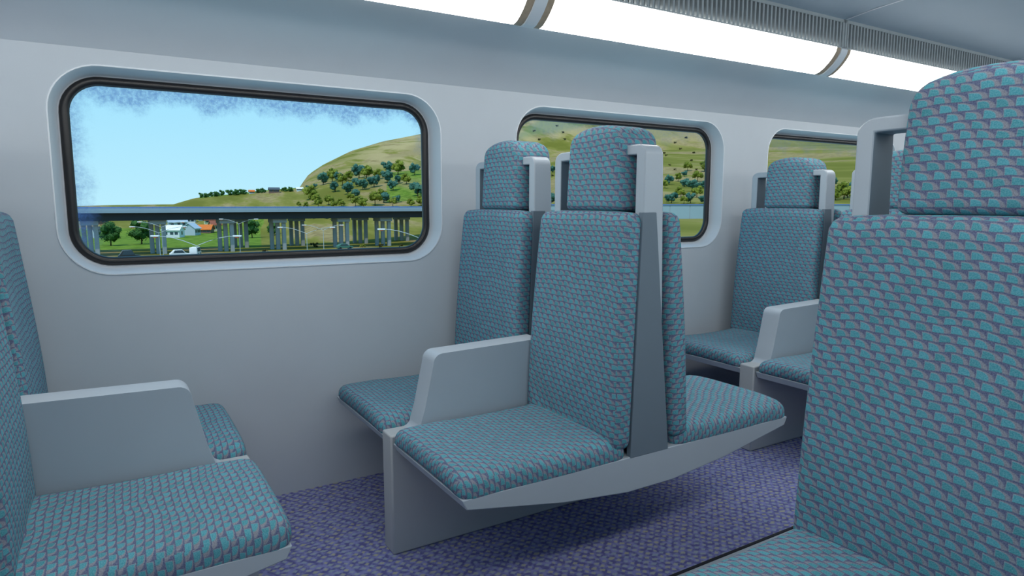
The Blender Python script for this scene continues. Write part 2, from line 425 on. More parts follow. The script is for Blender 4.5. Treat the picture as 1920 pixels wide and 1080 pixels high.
# ------------------------------------------------------------------ seating modules (local x = 0 at the back-to-back line, local y = carriage y for far side)
def sgn(s, pts): return [(s * x, z) for x, z in pts]
def make_unit():
    r = empty('double_seat_unit')
    p0, p1 = BASE_Y
    # pedestal
    bm = bmesh.new(); box(bm, -.695, .695, p0, p1, 0, .425); obj('pedestal', bm, PEDM, r, bevel=.006)
    for s in (-1, 1):
        bm = bmesh.new()
        prof = [(.62, .424)]
        for i in range(7):                                  # concave foot
            a = i / 6 * PI / 2; prof.append((.62 - .030 * math.sin(a), .424 + .030 * (1 - math.cos(a))))
        prof += [(.575, .50)]
        for i in range(7):                                  # rounded top front corner
            a = i / 6 * PI / 2; prof.append((.540 - .035 + .035 * math.cos(a), .655 + .036 * math.sin(a)))
        prof += [(.10, .700), (.10, .424)]
        prism_y(bm, sgn(s, prof), p0 - .012, p1 - .002); obj('armrest', bm, PLAS, r, bevel=.007, seg=3)
    for k, (y0, y1) in enumerate(((1.52, 2.03), (2.125, 2.675))):
        dy = 0 if k == 0 else .61
        # tray carrying both cushions
        bm = bmesh.new()
        prof = [(-.676, .371), (-.35, .313), (-.10, .286), (.10, .286), (.35, .313), (.676, .371), (.690, .402), (-.690, .402)]
        prism_y(bm, prof, y0, y1); obj('seat_tray', bm, PLAS, r, bevel=.003)
        # side panel between the backs
        a, b = (1.519, 1.60) if k == 0 else (2.129, 2.20)
        bm = bmesh.new(); prism_y(bm, [(-.092, .398), (.072, .398), (-.008, 1.175), (-.064, 1.175)], a, a + .02); prism_y(bm, [(-.045, .398), (.045, .398), (.03, 1.173), (-.03, 1.173)], a + .02, 2.03 + dy); obj('side_panel', bm, PLASD, r, smooth=False, bevel=.002)
        # head frame: posts, top bar
        bm = bmesh.new()
        fy0, fy1 = 1.524 + dy, 2.000 + dy; pw = .040; top = 1.383; rr = .032
        outer = [(fy0, .41), (fy0, top - rr)] + [(fy0 + rr - rr * math.cos(i / 6 * PI / 2), top - rr + rr * math.sin(i / 6 * PI / 2)) for i in range(1, 7)]
        outer += [(fy1 - rr * 1.4 + rr * 1.4 * math.sin(i / 6 * PI / 2), top - rr + rr * math.cos(i / 6 * PI / 2)) for i in range(0, 7)] + [(fy1, .41)]
        inner = [(fy0 + pw, .41), (fy0 + pw, top - .031)] + [(fy0 + pw + (fy1 - fy0 - 2 * pw) * i / 12, top - .031) for i in range(1, 12)] + [(fy1 - pw, top - .031), (fy1 - pw, .41)]
        assert len(outer) == len(inner) + 0 or True
        N = 17
        def resample(P):
            return P
        # build front/back faces by pairing outer and inner evenly by index
        no, ni = len(outer), len(inner)
        def xr(z): t = max(0, min(1, (z - 1.0) / .38)); return (-.062 + .006 * t, .045 - .028 * t)
        def ring(P, w): return [bm.verts.new((xr(z)[w], y, z)) for y, z in P]
        of, ob, jf, jb = ring(outer, 0), ring(outer, 1), ring(inner, 0), ring(inner, 1)
        for A, B in ((of, jf), (ob, jb)):
            i = j = 0
            while i < no - 1 or j < ni - 1:
                ti = (i + 1) / (no - 1) if i < no - 1 else 9; tj = (j + 1) / (ni - 1) if j < ni - 1 else 9
                if abs(ti - tj) < 1e-9: bm.faces.new((A[i], A[i + 1], B[j + 1], B[j])); i += 1; j += 1
                elif ti < tj: bm.faces.new((A[i], A[i + 1], B[j])); i += 1
                else: bm.faces.new((A[i], B[j + 1], B[j])); j += 1
        for i in range(no - 1): bm.faces.new((of[i], of[i + 1], ob[i + 1], ob[i]))
        for i in range(ni - 1): bm.faces.new((jf[i], jf[i + 1], jb[i + 1], jb[i])).material_index = 1 if i in (0, ni - 2) else 0  # inner post faces take the slate grey, their shade painted in
        bm.faces.new((of[0], ob[0], jb[0], jf[0])); bm.faces.new((of[-1], ob[-1], jb[-1], jf[-1]))
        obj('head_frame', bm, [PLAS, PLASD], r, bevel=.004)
        # shared headrest
        hy0, hy1 = 1.600 + dy, 1.897 + dy
        def hd(q):
            t = (q.z - 1.187) / .27
            yc = (hy0 + hy1) / 2; e = (q.y - yc) / ((hy1 - hy0) / 2)
            z = q.z - .030 * max(0, t - .3) * abs(e) ** 2.4 / .7
            x = q.x * (1.04 - .12 * t)
            y = yc + (q.y - yc) * (1 - .06 * max(0, t) ** 2)
            if z < 1.22: z = 1.22 - (1.22 - z) * .5
            return Vector((x, y, z))
        bm = padded(-.092, .092, hy0, hy1, 1.131, 1.457, .040, hd, (8, 12, 12), 'back', True)
        obj('headrest', bm, FAB, r)
        for s in (-1, 1):
            # cushion
            def cdm(q, s=s, y0=y0, y1=y1):
                a = abs(q.x); t = (a - .10) / .60; e = (q.y - (y0 + y1) / 2) / ((y1 - y0) / 2)
                topw = max(0, min(1, (q.z - .39) / .05))
                dz = -.022 * math.sin(max(0, min(1, t)) * PI) * (1 - .6 * e * e) - .006 * (1 - t) - .020 * abs(e) ** 4 - .014 * max(0, t - .75) * 4
                x = q.x
                if t > .9: x -= s * .012 * max(0, (.43 - q.z)) / .04
                return Vector((x, q.y, q.z + dz * topw))
            xa, xb = (.100, .697) if s > 0 else (-.697, -.100)
            bm = padded(xa, xb, y0 - .002, y1 - (.003 if k == 0 else .022), .392, .486, .038, cdm, (22, 18, 6), 'seat', s > 0)
            obj('seat_cushion', bm, FAB, r)
            # backrest
            by0, by1 = y0 + .006, (2.020 if k == 0 else 2.636)
            def bdm(q, s=s, by0=by0, by1=by1):
                t = (1.178 - q.z) / .75          # 0 top, 1 bottom
                e = (q.y - (by0 + by1) / 2) / ((by1 - by0) / 2)
                shift = .048 + .040 * t
                th = .064 + .018 * math.sin(min(1, max(0, t)) * PI) * .5 + .016 * t
                loc = (abs(q.x) - .05) / .08     # 0 rear, 1 front
                bul = .012 * math.sin(min(1, max(0, t * 1.15 - .1)) * PI * 2) * (1 - e * e) * loc
                x = shift + loc * th - bul * .6 - .010 * loc * (1 - e * e) * .4
                y = q.y + (.012 * t * e)
                z = q.z - .008 * abs(e) ** 3 * max(0, 1 - t * 3)
                return Vector((s * x, y, z))
            xa, xb = (.05, .13) if s > 0 else (-.13, -.05)
            bm = padded(xa, xb, by0, by1, .425, 1.180, .030, bdm, (6, 16, 22), 'back', s < 0, (.013, .007))
            obj('backrest', bm, FAB, r)
    return r
U0 = make_unit()
far = {0: 'double grey seat unit with patterned teal upholstery at the left edge, beside the first window',
       1: 'back-to-back teal patterned seat unit in the centre of the carriage, between first and second windows',
       2: 'back-to-back teal patterned seat unit behind the centre one, before the third window',
       3: 'distant teal patterned seat unit mostly hidden behind the big near seat',
       -1: 'teal patterned seat unit by the window out of view to the left'}
first = True
for i in (1, 0, 2, 3, 4, 5):
    o = U0 if first else copy_tree(U0); first = False
    o.location = (XC + PITCHX * (i - 1) + (.012 if i == 0 else 0), 0, 0)
    tag(o, far.get(i, 'distant teal patterned seat unit hidden behind nearer seats on the window side, %s' % ('fifth along' if i == 4 else 'last along')), 'train seat', 'seat units along the windows')
near = {1: 'large near teal patterned seat unit filling the right edge of the picture, across the aisle',
        0: 'teal patterned seat unit around the viewer, just out of the picture'}
for i in (1, 0, 2, 3, 4):
    o = copy_tree(U0); o.location = (XC + PITCHX * (i - 1), -1.75, 0)
    if i == 2: lab = 'second teal patterned seat unit across the aisle, hidden behind the large near headrest'
    elif i == 3: lab = 'third teal patterned seat unit across the aisle, hidden behind the near ones'
    elif i == 4: lab = 'farthest teal patterned seat unit on the near side of the aisle'
    else: lab = near[i]
    if i == 1:      # this seat has no armrest on the side towards the viewer
        for ch in [q for q in D.objects if q.parent == o and q.name.startswith('armrest')]:
            if min(vv.co.x for vv in ch.data.vertices) < -.3: D.objects.remove(ch)
    tag(o, lab, 'train seat', 'seat units across the aisle')
#EXT-START
# ------------------------------------------------------------------ landscape outside
def interp(t, pts):
    if t <= pts[0][0]: return pts[0][1]
    for (a, x), (b, y) in zip(pts, pts[1:]):
        if t <= b: return x + (y - x) * (t - a) / (b - a)
    return pts[-1][1]
def sm(t): t = max(0, min(1, t)); return t * t * (3 - 2 * t)
T1 = [(-3, -.003), (0, -.0012), (4.4, .0), (5.9, .0085), (9, .0150), (11.5, .0205), (13.6, .0235), (16, .034), (20, .046), (24, .052), (30, .06), (38, .075), (60, .08)]
T2 = [(13.1, .0), (13.7, .024), (14.5, .043), (15.7, .057), (17.9, .0765), (20.5, .091), (23.8, .103), (28, .125), (34, .165), (40, .20), (50, .225), (80, .225)]
GZ = -10.8
def land(x, y):
    r = math.hypot(x, y); az = math.degrees(math.atan2(x, y))
    b = GZ + (-.25 - GZ) * sm((az - 27) / 9)
    r0 = interp(az, [(9, 300), (15, 215), (27, 205), (37, 85)])
    z1 = 1.2 + 420 * interp(az, T1)
    if az < 13.1: z2 = z1 - 25
    else: z2 = 1.2 + 620 * interp(az, T2)
    nz = noise.noise(Vector((x * .012, y * .012, 0))) * 3 + noise.noise(Vector((x * .05, y * .05, 3))) * .8
    if r <= r0: z = b
    elif r <= 420:
        t = (r - r0) / (420 - r0); z = b + (z1 - b) * (t * .55 + .45 * sm(t)) ; z += nz * math.sin(PI * t) * .8
    elif r <= 440: z = z1
    elif r <= 620:
        t = (r - 440) / 180; z = z1 + (z2 - z1) * (t * .6 + .4 * sm(t)); z += nz * math.sin(PI * t) * 1.6
    else: z = z2 - (r - 620) * .12
    return z
def hit(u, v):
    d = ray(u, v); t = 18.0
    while t < 900:
        p = Vector((0, 0, EYE)) + d * t
        if p.z < land(p.x, p.y): return Vector((p.x, p.y, land(p.x, p.y)))
        t += .8
    return None
def depth(p): return (Vector(p) - Vector((0, 0, EYE))).dot(fw)
def at_depth(u, v, dd): return Vector((0, 0, EYE)) + ray(u, v) * dd

t = NT('grassland'); co = t.coord()
va = t.n('ShaderNodeAttribute', attribute_name='ground').outputs[0]
mp = t.n('ShaderNodeMapping'); mp.inputs['Scale'].default_value = (1, 1, 1); t.t.links.new(co, mp.inputs[0]); mp.inputs['Rotation'].default_value = (0, 0, .5)
mp.inputs['Scale'].default_value = (.055, .018, .05)
n1 = t.noise(mp.outputs[0], 1.0, 4, .6); n2 = t.noise(co, .35, 4, .6)
mp2 = t.n('ShaderNodeMapping'); mp2.inputs['Scale'].default_value = (.010, .010, .010); t.t.links.new(co, mp2.inputs[0])
n3 = t.noise(mp2.outputs[0], 1.0, 3, .6)
sxy = t.n('ShaderNodeSeparateXYZ'); t.t.links.new(co, sxy.inputs[0])
theta = t.math('ARCTAN2', sxy.outputs[0], sxy.outputs[1]); rad_ = t.math('SQRT', t.math('ADD', t.math('MULTIPLY', sxy.outputs[0], sxy.outputs[0]), t.math('MULTIPLY', sxy.outputs[1], sxy.outputs[1])))
mp3 = t.n('ShaderNodeCombineXYZ'); t.t.links.new(t.math('MULTIPLY_ADD', rad_, .030, t.math('MULTIPLY', theta, 26)), mp3.inputs[0]); t.t.links.new(t.math('MULTIPLY', rad_, .014), mp3.inputs[1])
sv = t.n('ShaderNodeSeparateColor'); t.t.links.new(va, sv.inputs[0])
green = t.mix(t.step(n2, .35, .65), srgb(84, 112, 34), srgb(116, 140, 52))
olive = t.mix(t.step(n1, .35, .62), srgb(108, 108, 44), srgb(138, 132, 66))
tan = t.mix(t.step(n2, .3, .7), srgb(130, 114, 76), srgb(160, 142, 98))
c = t.mix(t.step(n1, .49, .58), olive, tan)
n4 = t.noise(mp3.outputs[0], 1.0, 5, .65)
c = t.mix(t.math('MULTIPLY', sv.outputs[1], t.step(n4, .42, .53)), c, srgb(172, 154, 110))
c = t.mix(t.step(n3, .56, .66), c, srgb(150, 134, 94))
c = t.mix(t.step(t.math('ADD', sv.outputs[0], t.math('MULTIPLY', t.math('SUBTRACT', n1, .5), .5)), .35, .65), c, green)
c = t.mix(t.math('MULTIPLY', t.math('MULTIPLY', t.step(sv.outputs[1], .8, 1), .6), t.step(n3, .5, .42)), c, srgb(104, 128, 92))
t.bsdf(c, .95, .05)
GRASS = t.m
bm = bmesh.new(); cl = bm.verts.layers.float_color.new('ground')
AZ = [-12 + .4 * i for i in range(221)]
RR = [14, 20, 28, 40, 60, 85, 110, 140, 170, 190, 205] + [215 + 9 * i for i in range(24)] + [430, 440] + [452 + 14 * i for i in range(13)] + [660, 760]
grid = []
for a in AZ:
    row = []
    for r in RR:
        x, y = r * math.sin(math.radians(a)), r * math.cos(math.radians(a))
        vtx = bm.verts.new((x, y, land(x, y)))
        g = 1.0 if (r < 305 and a < 10.5) else 0
        if 300 < r < 330 and a < 11: g = .6
        if 200 < r < 215 and a < 8: g = .45
        if r < 200: g = .2
        if 405 < r < 432 and 6 < a < 13.4: g = .9
        if 300 < r < 420 and 20.5 < a < 26: g = .55
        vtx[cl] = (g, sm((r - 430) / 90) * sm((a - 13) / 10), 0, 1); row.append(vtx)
    grid.append(row)
for i in range(len(AZ) - 1):
    for j in range(len(RR) - 1):
        bm.faces.new((grid[i][j], grid[i + 1][j], grid[i + 1][j + 1], grid[i][j + 1]))
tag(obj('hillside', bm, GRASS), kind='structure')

# foliage
def leaf_mat(name, a, b):
    t = NT(name); co = t.coord()
    c = t.mix(t.step(t.noise(co, 1.1, 3), .35, .65), a, b); t.bsdf(c, .8, .1); return t.m
LEAF = {'b': leaf_mat('blue green foliage', srgb(52, 92, 84), srgb(84, 126, 110)),
        'o': leaf_mat('olive foliage', srgb(92, 104, 32), srgb(140, 148, 62)),
        'd': leaf_mat('dark green foliage', srgb(48, 84, 44), srgb(78, 118, 62)),
        'k': leaf_mat('dark bush foliage', srgb(52, 52, 30), srgb(84, 80, 44))}
BARK = plain('bark', srgb(78, 64, 48), .9, .05, .2, 4)
def make_tree(kind, seed, trunk=True, dens=420, parts=False, low=False):
    rr = random.Random(seed); bm = bmesh.new()
    cz, hz, hx = (.54, .47, .44) if not low else (.42, .5, .75)
    clumps = []
    for i in range(13):
        a = rr.uniform(0, 2 * PI); q = rr.uniform(-.75, .85); rad = math.sqrt(1 - q * q) * rr.uniform(.35, .8)
        clumps.append((Vector((math.cos(a) * rad * hx, math.sin(a) * rad * hx, cz + q * hz * .72)), rr.uniform(.14, .21)))
    clumps.append((Vector((0, 0, cz)), .25))
    for c, rad in clumps:
        s = bmesh.ops.create_icosphere(bm, subdivisions=1, radius=rad * .82, matrix=Matrix.Translation(c))
        for vv in s['verts']: vv.co += Vector((rr.uniform(-1, 1), rr.uniform(-1, 1), rr.uniform(-1, 1))) * rad * .18
        for k in range(dens // 14):
            d = Vector((rr.gauss(0, 1), rr.gauss(0, 1), rr.gauss(0, 1))).normalized()
            p = c + d * rad * rr.uniform(.75, 1.12); s1 = rr.uniform(.018, .036)
            t1 = (d.orthogonal().normalized() + Vector((rr.uniform(-1, 1), rr.uniform(-1, 1), rr.uniform(-1, 1))) * .6).normalized(); t2 = t1.cross(d).normalized()
            bm.faces.new([bm.verts.new(p + t1 * s1 * x + t2 * s1 * y) for x, y in ((-1, -.6), (1, -.5), (.8, .7), (-.7, .6))])
    if parts:
        e = empty('tree'); obj('foliage', bm, LEAF[kind], e, smooth=False, weld=False)
        b2 = bmesh.new(); tube(b2, [(0, 0, 0), (.01, 0, .2), (-.01, 0, .45), (0, 0, .6)], [.03, .024, .02, .01], 7)
        tube(b2, [(0, 0, .28), (.08, .03, .42), (.15, .05, .55)], [.014, .010, .006], 6); tube(b2, [(0, 0, .3), (-.09, -.02, .45), (-.16, .0, .55)], [.014, .010, .006], 6)
        obj('trunk', b2, BARK, e); return e
    nf = len(bm.faces)
    if trunk: tube(bm, [(0, 0, -.03), (.01, 0, .2), (0, 0, .5)], [.03, .022, .015], 6)
    bm.faces.ensure_lookup_table()
    for f in bm.faces[nf:]: f.material_index = 1
    return obj('shrub' if low else 'tree', bm, [LEAF[kind], BARK], smooth=False, weld=False)
PROTO = {}; SPOTS = []
def plant(kind, u, v, px, label, cat, group, var=0, low=False, dd=None, sink=.02):
    key = (kind, var, low)
    p = hit(u, v)
    if p is None: return None
    h = px * depth(p) / 1246 * (1.22 if not low else 1.0)
    if key not in PROTO: o = PROTO[key] = make_tree(kind, 11 + var * 7 + ord(kind), low=low)
    else: o = PROTO[key].copy(); COL.objects.link(o)
    rad = h * .50
    if not low:
        base = Vector((p.x, p.y)); dr_ = base.normalized()
        for st in range(40):
            off = (st + 1) // 2 * h * .12 * (1 if st % 2 else -1)
            q = base + dr_ * off
            if all(max(abs(q.x - a), abs(q.y - b)) > (rad + c_) for a, b, c_ in SPOTS): break
        p = Vector((q.x, q.y, land(q.x, q.y))); SPOTS.append((q.x, q.y, rad))
    o.location = p - Vector((0, 0, h * sink)); o.scale = (h * R.uniform(1.08, 1.22), h * R.uniform(1.08, 1.22), h); o.rotation_euler = (0, 0, R.uniform(0, 6.28))
    tag(o, label, cat, group); return o
z2 = lambda x, y: (460 + x / 4.153, 230 + y / 4.153)
hill1 = [('b', 607, 405, 485), ('o', 678, 375, 465), ('b', 725, 395, 455), ('o', 800, 385, 450), ('o', 757, 415, 490), ('b', 700, 465, 540), ('b', 885, 350, 440), ('o', 945, 345, 430), ('o', 1035, 375, 440), ('b', 870, 435, 500), ('b', 915, 455, 525), ('b', 1003, 420, 510), ('b', 1105, 320, 400), ('o', 1190, 310, 405), ('b', 1105, 390, 470), ('b', 1195, 415, 475), ('b', 1150, 465, 530), ('o', 1255, 400, 470), ('b', 1318, 335, 410), ('b', 1343, 470, 575), ('b', 800, 480, 560), ('b', 855, 520, 585), ('o', 500, 510, 600), ('o', 550, 545, 630), ('o', 650, 580, 645), ('o', 750, 600, 655), ('o', 570, 600, 660), ('o', 420, 620, 655), ('o', 860, 590, 655), ('o', 920, 585, 655), ('o', 1010, 565, 655), ('b', 1080, 555, 635), ('o', 1065, 530, 600), ('b', 1180, 570, 625), ('o', 1150, 595, 655), ('o', 1370, 580, 650), ('b', 545, 482, 515), ('b', 485, 490, 515), ('o', 820, 560, 610), ('o', 1290, 600, 655), ('o', 690, 610, 660), ('o', 470, 620, 660)]
nmc = {'b': 'blue-green', 'o': 'olive green', 'd': 'dark green', 'k': 'dark brownish'}
for i, (k, x, a, b) in enumerate(hill1):
    u, v = z2(x, b)
    row = 'high on' if b < 480 else ('midway up' if b < 600 else 'at the foot of')
    plant(k, u, v, (b - a) / 4.153 * 1.1, 'round %s tree %s the grassy hill in the first window' % (nmc[k], row), 'tree', '%s trees %s the hill, first window' % (nmc[k], row), i % 2)
for i, (x, s) in enumerate([(730, 8), (752, 8), (775, 8), (800, 9), (826, 9), (860, 10), (890, 10), (915, 9), (926, 8), (993, 8), (1014, 8), (1114, 8), (1140, 8)]):
    u = 80 + x / 2.455; vb = interp(u, [(360, 371), (450, 363), (545, 357)]) + 1.2
    plant('d', u, vb, s * 1.25, 'small dark green tree in the row along the skyline', 'tree', 'trees along the skyline', i % 2, sink=.2)
z3 = lambda x, y: (980 + x / 4.5, 220 + y / 4.5)
hill2 = [('o', 1390, 390, 455), ('o', 1533, 380, 460), ('o', 1475, 470, 545), ('b', 1365, 455, 500), ('b', 1235, 505, 575), ('b', 1365, 520, 595), ('b', 1430, 545, 630), ('b', 1530, 540, 605), ('o', 1200, 545, 605), ('o', 1335, 600, 680), ('o', 1470, 600, 680), ('b', 1255, 640, 725), ('b', 1415, 660, 735), ('b', 1530, 660, 735), ('o', 1360, 680, 735), ('b', 235, 650, 735), ('b', 250, 420, 470), ('o', 1310, 480, 540)]
for i, (k, x, a, b) in enumerate(hill2):
    u, v = z3(x, min(b, 728))
    plant(k, u, v, (b - a) / 4.5 * 1.1, 'round %s tree on the hillside above the pale wall, second window' % nmc[k], 'tree', '%s trees on the hillside, second window' % nmc[k], i % 2)
for i, (x, y) in enumerate([(290, 72), (97, 115), (340, 125), (140, 188), (355, 185), (195, 262), (148, 295), (250, 490), (1285, 215), (1330, 265), (1445, 297), (1210, 320), (1240, 400), (1285, 440), (1425, 362), (1095, 195), (1465, 440), (1380, 170), (1000, 150), (1195, 300)]):
    u, v = z3(x, y + 8)
    plant('k', u, v, 4.5, 'tiny dark shrub dotted on the bare upper hillside, second window', 'shrub', 'tiny shrubs on the upper hillside', 0, low=True)
for i, (k, u, v, s) in enumerate([('b', 1563, 348, 14), ('o', 1582, 374, 30), ('b', 1589, 373, 26), ('o', 1566, 376, 20), ('o', 1597, 371, 26), ('b', 1532, 350, 13), ('o', 1603, 376, 18), ('o', 1548, 368, 14)]):
    plant(k, u, v, s, 'round %s tree low on the hillside seen through the third window' % nmc[k], 'tree', '%s trees low on the hill, third window' % nmc[k], i % 2)
for k, u, v, s, lab in [('k', 590, 464, 12, 'dark round bush on the verge between bridge piers'), ('o', 680, 465, 9, 'low olive bush at the foot of the three-column pier'), ('k', 497, 474, 9, 'low dark bush on the verge at the window bottom edge'), ('k', 714, 464, 9, 'dark bush beside the rightmost bridge piers'), ('k', 752, 463, 7, 'small dark bush between the last two piers')]:
    plant(k, u, v, s, lab, 'bush', None, 0, low=True)
BT = make_tree('d', 5, parts=True, dens=900)
for i, (u, v, s, lab) in enumerate([(208, 461, 46, 'large round dark green tree on the lawn left of the bridge pier'), (266, 458, 48, 'tall dark green tree on the lawn touching the leftmost full pier'), (473, 446, 36, 'dark green tree behind the bridge beside the green bank'), (512, 443, 26, 'smaller dark green tree behind the bridge, right of the paired pier')]):
    o = BT if i == 0 else copy_tree(BT)
    p = hit(u, v) ; h = s * depth(p) / 1246
    o.location = p; o.scale = (h * 1.02, h * 1.02, h); o.rotation_euler = (0, 0, i * 1.3); tag(o, lab, 'tree')
for i, (u, v, s) in enumerate([(622, 412, 14), (634, 414, 14), (590, 410, 10), (612, 413, 9), (540, 409, 10), (573, 409, 9), (700, 409, 9)]):
    plant('o' if i < 2 else 'd', u, v, s, 'leafy tree just below the bridge deck, behind the piers', 'tree', 'trees seen under the bridge deck', i % 2)

# viaduct
CONC = plain('bridge concrete', srgb(160, 166, 172), .85, .1, .12, .3)
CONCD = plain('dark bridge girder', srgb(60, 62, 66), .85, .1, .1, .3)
CONCL = plain('pale bridge parapet', srgb(150, 168, 182), .8, .1, .08, .3)
RAILM = plain('blue grey railing', srgb(104, 134, 190), .6, .2, .05, 1)
def flat_p(u, dd, z=0):
    fh = Vector((math.sin(YAW), math.cos(YAW), 0)); p = fh * dd + rt * ((u - 960) / 1246 * dd); p.z = z; return p
A = flat_p(110, 147); B = flat_p(880, 203); dirv = (B - A).normalized(); nrm = Vector((-dirv.y, dirv.x, 0))
if nrm.y < 0: nrm = -nrm
LEN = (B - A).length; ang = math.atan2(dirv.y, dirv.x)
def make_viaduct(off, us, label, joints):
    org = A + nrm * off
    e = empty('viaduct', (org.x, org.y, 0), ang); tag(e, label, 'bridge')
    bm = bmesh.new(); box(bm, 0, LEN, -.5, 9.5, -.8, -.15); obj('deck_slab', bm, CONCL, e, smooth=False)
    bm = bmesh.new(); box(bm, 0, LEN, -.3, -.1, -.15, .22); box(bm, 0, LEN, 9.1, 9.3, -.15, .22)
    obj('parapet', bm, CONCL, e, smooth=False)
    bm = bmesh.new(); tube(bm, [(0, -.2, .5), (LEN, -.2, .5)], .05, 6); tube(bm, [(0, -.2, .34), (LEN, -.2, .34)], .04, 6)
    k = 0
    while k * 2.6 < LEN: box(bm, k * 2.6, k * 2.6 + .09, -.25, -.15, .2, .62); k += 1
    obj('railing', bm, RAILM, e, smooth=False)
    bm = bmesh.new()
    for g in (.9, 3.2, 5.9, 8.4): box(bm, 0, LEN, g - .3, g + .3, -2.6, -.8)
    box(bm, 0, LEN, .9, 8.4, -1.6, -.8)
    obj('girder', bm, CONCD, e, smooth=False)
    for u in us:
        d = ray(u, 400); d.z = 0; o2 = org
        # intersection of the sight line with the deck axis, in plan
        den = d.x * dirv.y - d.y * dirv.x
        s = (d.y * o2.x - d.x * o2.y) / den * 1.0
        bm = bmesh.new(); box(bm, s - 1.75, s + 1.75, 1.6, 7.4, -3.6, -2.6); obj('pier_cap', bm, CONC, e, smooth=False)
        for kk in (-1, 0, 1):
            yy = 4.5 - kk * 1.7; sx_ = s + kk * 1.2
            bm = bmesh.new(); box(bm, sx_ - .47, sx_ + .47, yy - .5, yy + .5, GZ - .3, -3.6); obj('column', bm, CONC, e, bevel=.08)
    return e
make_viaduct(0, (166, 296, 427, 527, 648, 728), 'long grey concrete road viaduct crossing the first window, nearer carriageway', 0)
make_viaduct(14, (455, 563, 684, 763), 'far carriageway of the concrete viaduct, showing only its own piers behind', 0)
# retaining wall seen in the second and third window
e0 = Vector((60 * math.sin(math.radians(31.5)), 60 * math.cos(math.radians(31.5)), 0)); e1 = Vector((100 * math.sin(math.radians(66)), 100 * math.cos(math.radians(66)), 0))
dv = (e1 - e0); LL = dv.length
rw = empty('barrier_wall', e0, math.atan2(dv.y, dv.x)); tag(rw, 'long pale blue-grey concrete barrier wall below the hill, second window', 'wall')
bm = bmesh.new(); k = 0
while k * 2.4 < LL: box(bm, k * 2.4 + .03, k * 2.4 + 2.37, 0, .25, -1.2, 1.10); k += 1
obj('panels', bm, plain('pale wall concrete', srgb(158, 180, 190), .85, .1, .08, .5), rw, smooth=False)
bm = bmesh.new(); box(bm, 0, LL, .03, .22, -1.2, 1.06); obj('core', bm, CONC, rw, smooth=False)
bm = bmesh.new(); box(bm, 0, LL, -.05, .30, 1.10, 1.22); obj('coping', bm, RAILM, rw, smooth=False)

# houses
HW = {'w': plain('white render', srgb(225, 232, 240), .8, .1, .03, .5), 'g': plain('pale grey render', srgb(176, 192, 206), .8, .1, .03, .5), 'c': plain('cream render', srgb(214, 208, 176), .8, .1, .03, .5), 'n': plain('brown render', srgb(120, 100, 92), .8, .1, .05, .5)}
HR = {'o': plain('orange tile roof', srgb(214, 120, 62), .8, .1, .15, 1), 'g': plain('grey sheet roof', srgb(178, 194, 212), .7, .2, .05, 1), 'w': plain('white sheet roof', srgb(236, 240, 244), .7, .2, .03, 1), 'r': plain('red brown tile roof', srgb(150, 92, 76), .8, .1, .15, 1), 'd': plain('dark slate roof', srgb(84, 94, 104), .8, .1, .1, 1)}
GLW = plain('dark house window', srgb(60, 78, 92), .2, .5, .02, 1)
def house(u, v, wpx, hpx, wall, roof, rz, label, deep=.9, pitch=.35):
    p = hit(u, v); s = depth(p) / 1246; w_, h_ = wpx * s, hpx * s; dp = w_ * deep
    base = math.atan2(p.y, p.x) - PI / 2
    e = empty('house', p, base + rz); tag(e, label, 'house')
    hw = h_ * (1 - pitch)
    bm = bmesh.new(); box(bm, -w_ / 2, w_ / 2, -dp / 2, dp / 2, -2, hw)
    a = [bm.verts.new((-w_ / 2, y, z)) for y, z in ((-dp / 2, hw), (dp / 2, hw), (0, h_ - .1))]; bm.faces.new(a)
    a = [bm.verts.new((w_ / 2, y, z)) for y, z in ((-dp / 2, hw), (dp / 2, hw), (0, h_ - .1))]; bm.faces.new(a)
    obj('wall', bm, HW[wall], e, smooth=False)
    bm = bmesh.new(); ov = .4; sl_ = (h_ - hw) / (dp / 2)
    strip_x(bm, [(-dp / 2 - ov, hw - ov * sl_), (0, h_), (dp / 2 + ov, hw - ov * sl_), (dp / 2 + ov, hw - ov * sl_ + .25), (0, h_ + .25), (-dp / 2 - ov, hw - ov * sl_ + .25)], -w_ / 2 - ov, w_ / 2 + ov, close=True)
    obj('roof', bm, HR[roof], e, smooth=False)
    for k in (-.3, .05, .32):
        bm = bmesh.new(); x = k * w_; box(bm, x - .55, x + .55, -dp / 2 - .04, -dp / 2 + .05, hw * .38, hw * .75); obj('window', bm, GLW, e, smooth=False)
    bm = bmesh.new(); box(bm, w_ / 2 - .04, w_ / 2 + .04, -.6, .6, hw * .35, hw * .8); obj('window', bm, GLW, e, smooth=False)
house(326, 445, 30, 22, 'w', 'w', -.35, 'white house with a pale roof on the lawn, right of the bridge pier')
house(360, 441, 21, 22, 'g', 'g', 1.1, 'pale grey gabled house in the middle of the village', 1.1, .4)
house(386, 437, 24, 15, 'n', 'o', -.3, 'low house with a bright orange tiled roof beside the grey gable', .9, .5)
house(404, 433, 17, 18, 'c', 'r', .3, 'cream house at the right end of the village by the pier')
house(333, 426, 32, 16, 'g', 'g', .2, 'grey-roofed house just behind the white one, under the bridge', .3)
house(353, 418, 26, 11, 'w', 'r', -.2, 'small red-brown roofed house at the back of the village', .3)
house(396, 420, 24, 12, 'c', 'r', .2, 'red-brown roofed house behind the cream one, under the deck', .3)
house(378, 414, 10, 6, 'w', 'w', .1, 'little white house between the two red-brown roofs', .4)
house(190, 420, 22, 13, 'n', 'o', .2, 'orange-roofed house behind the large round tree at left')
house(181, 446, 12, 20, 'g', 'd', .5, 'narrow slate grey house beside the leftmost pier')
house(514, 361.5, 18, 9, 'n', 'd', .1, 'long dark slate barn on the skyline', .6)
house(472, 363, 9, 6, 'w', 'o', .1, 'tiny red-orange roofed cottage on the skyline among trees', .7)
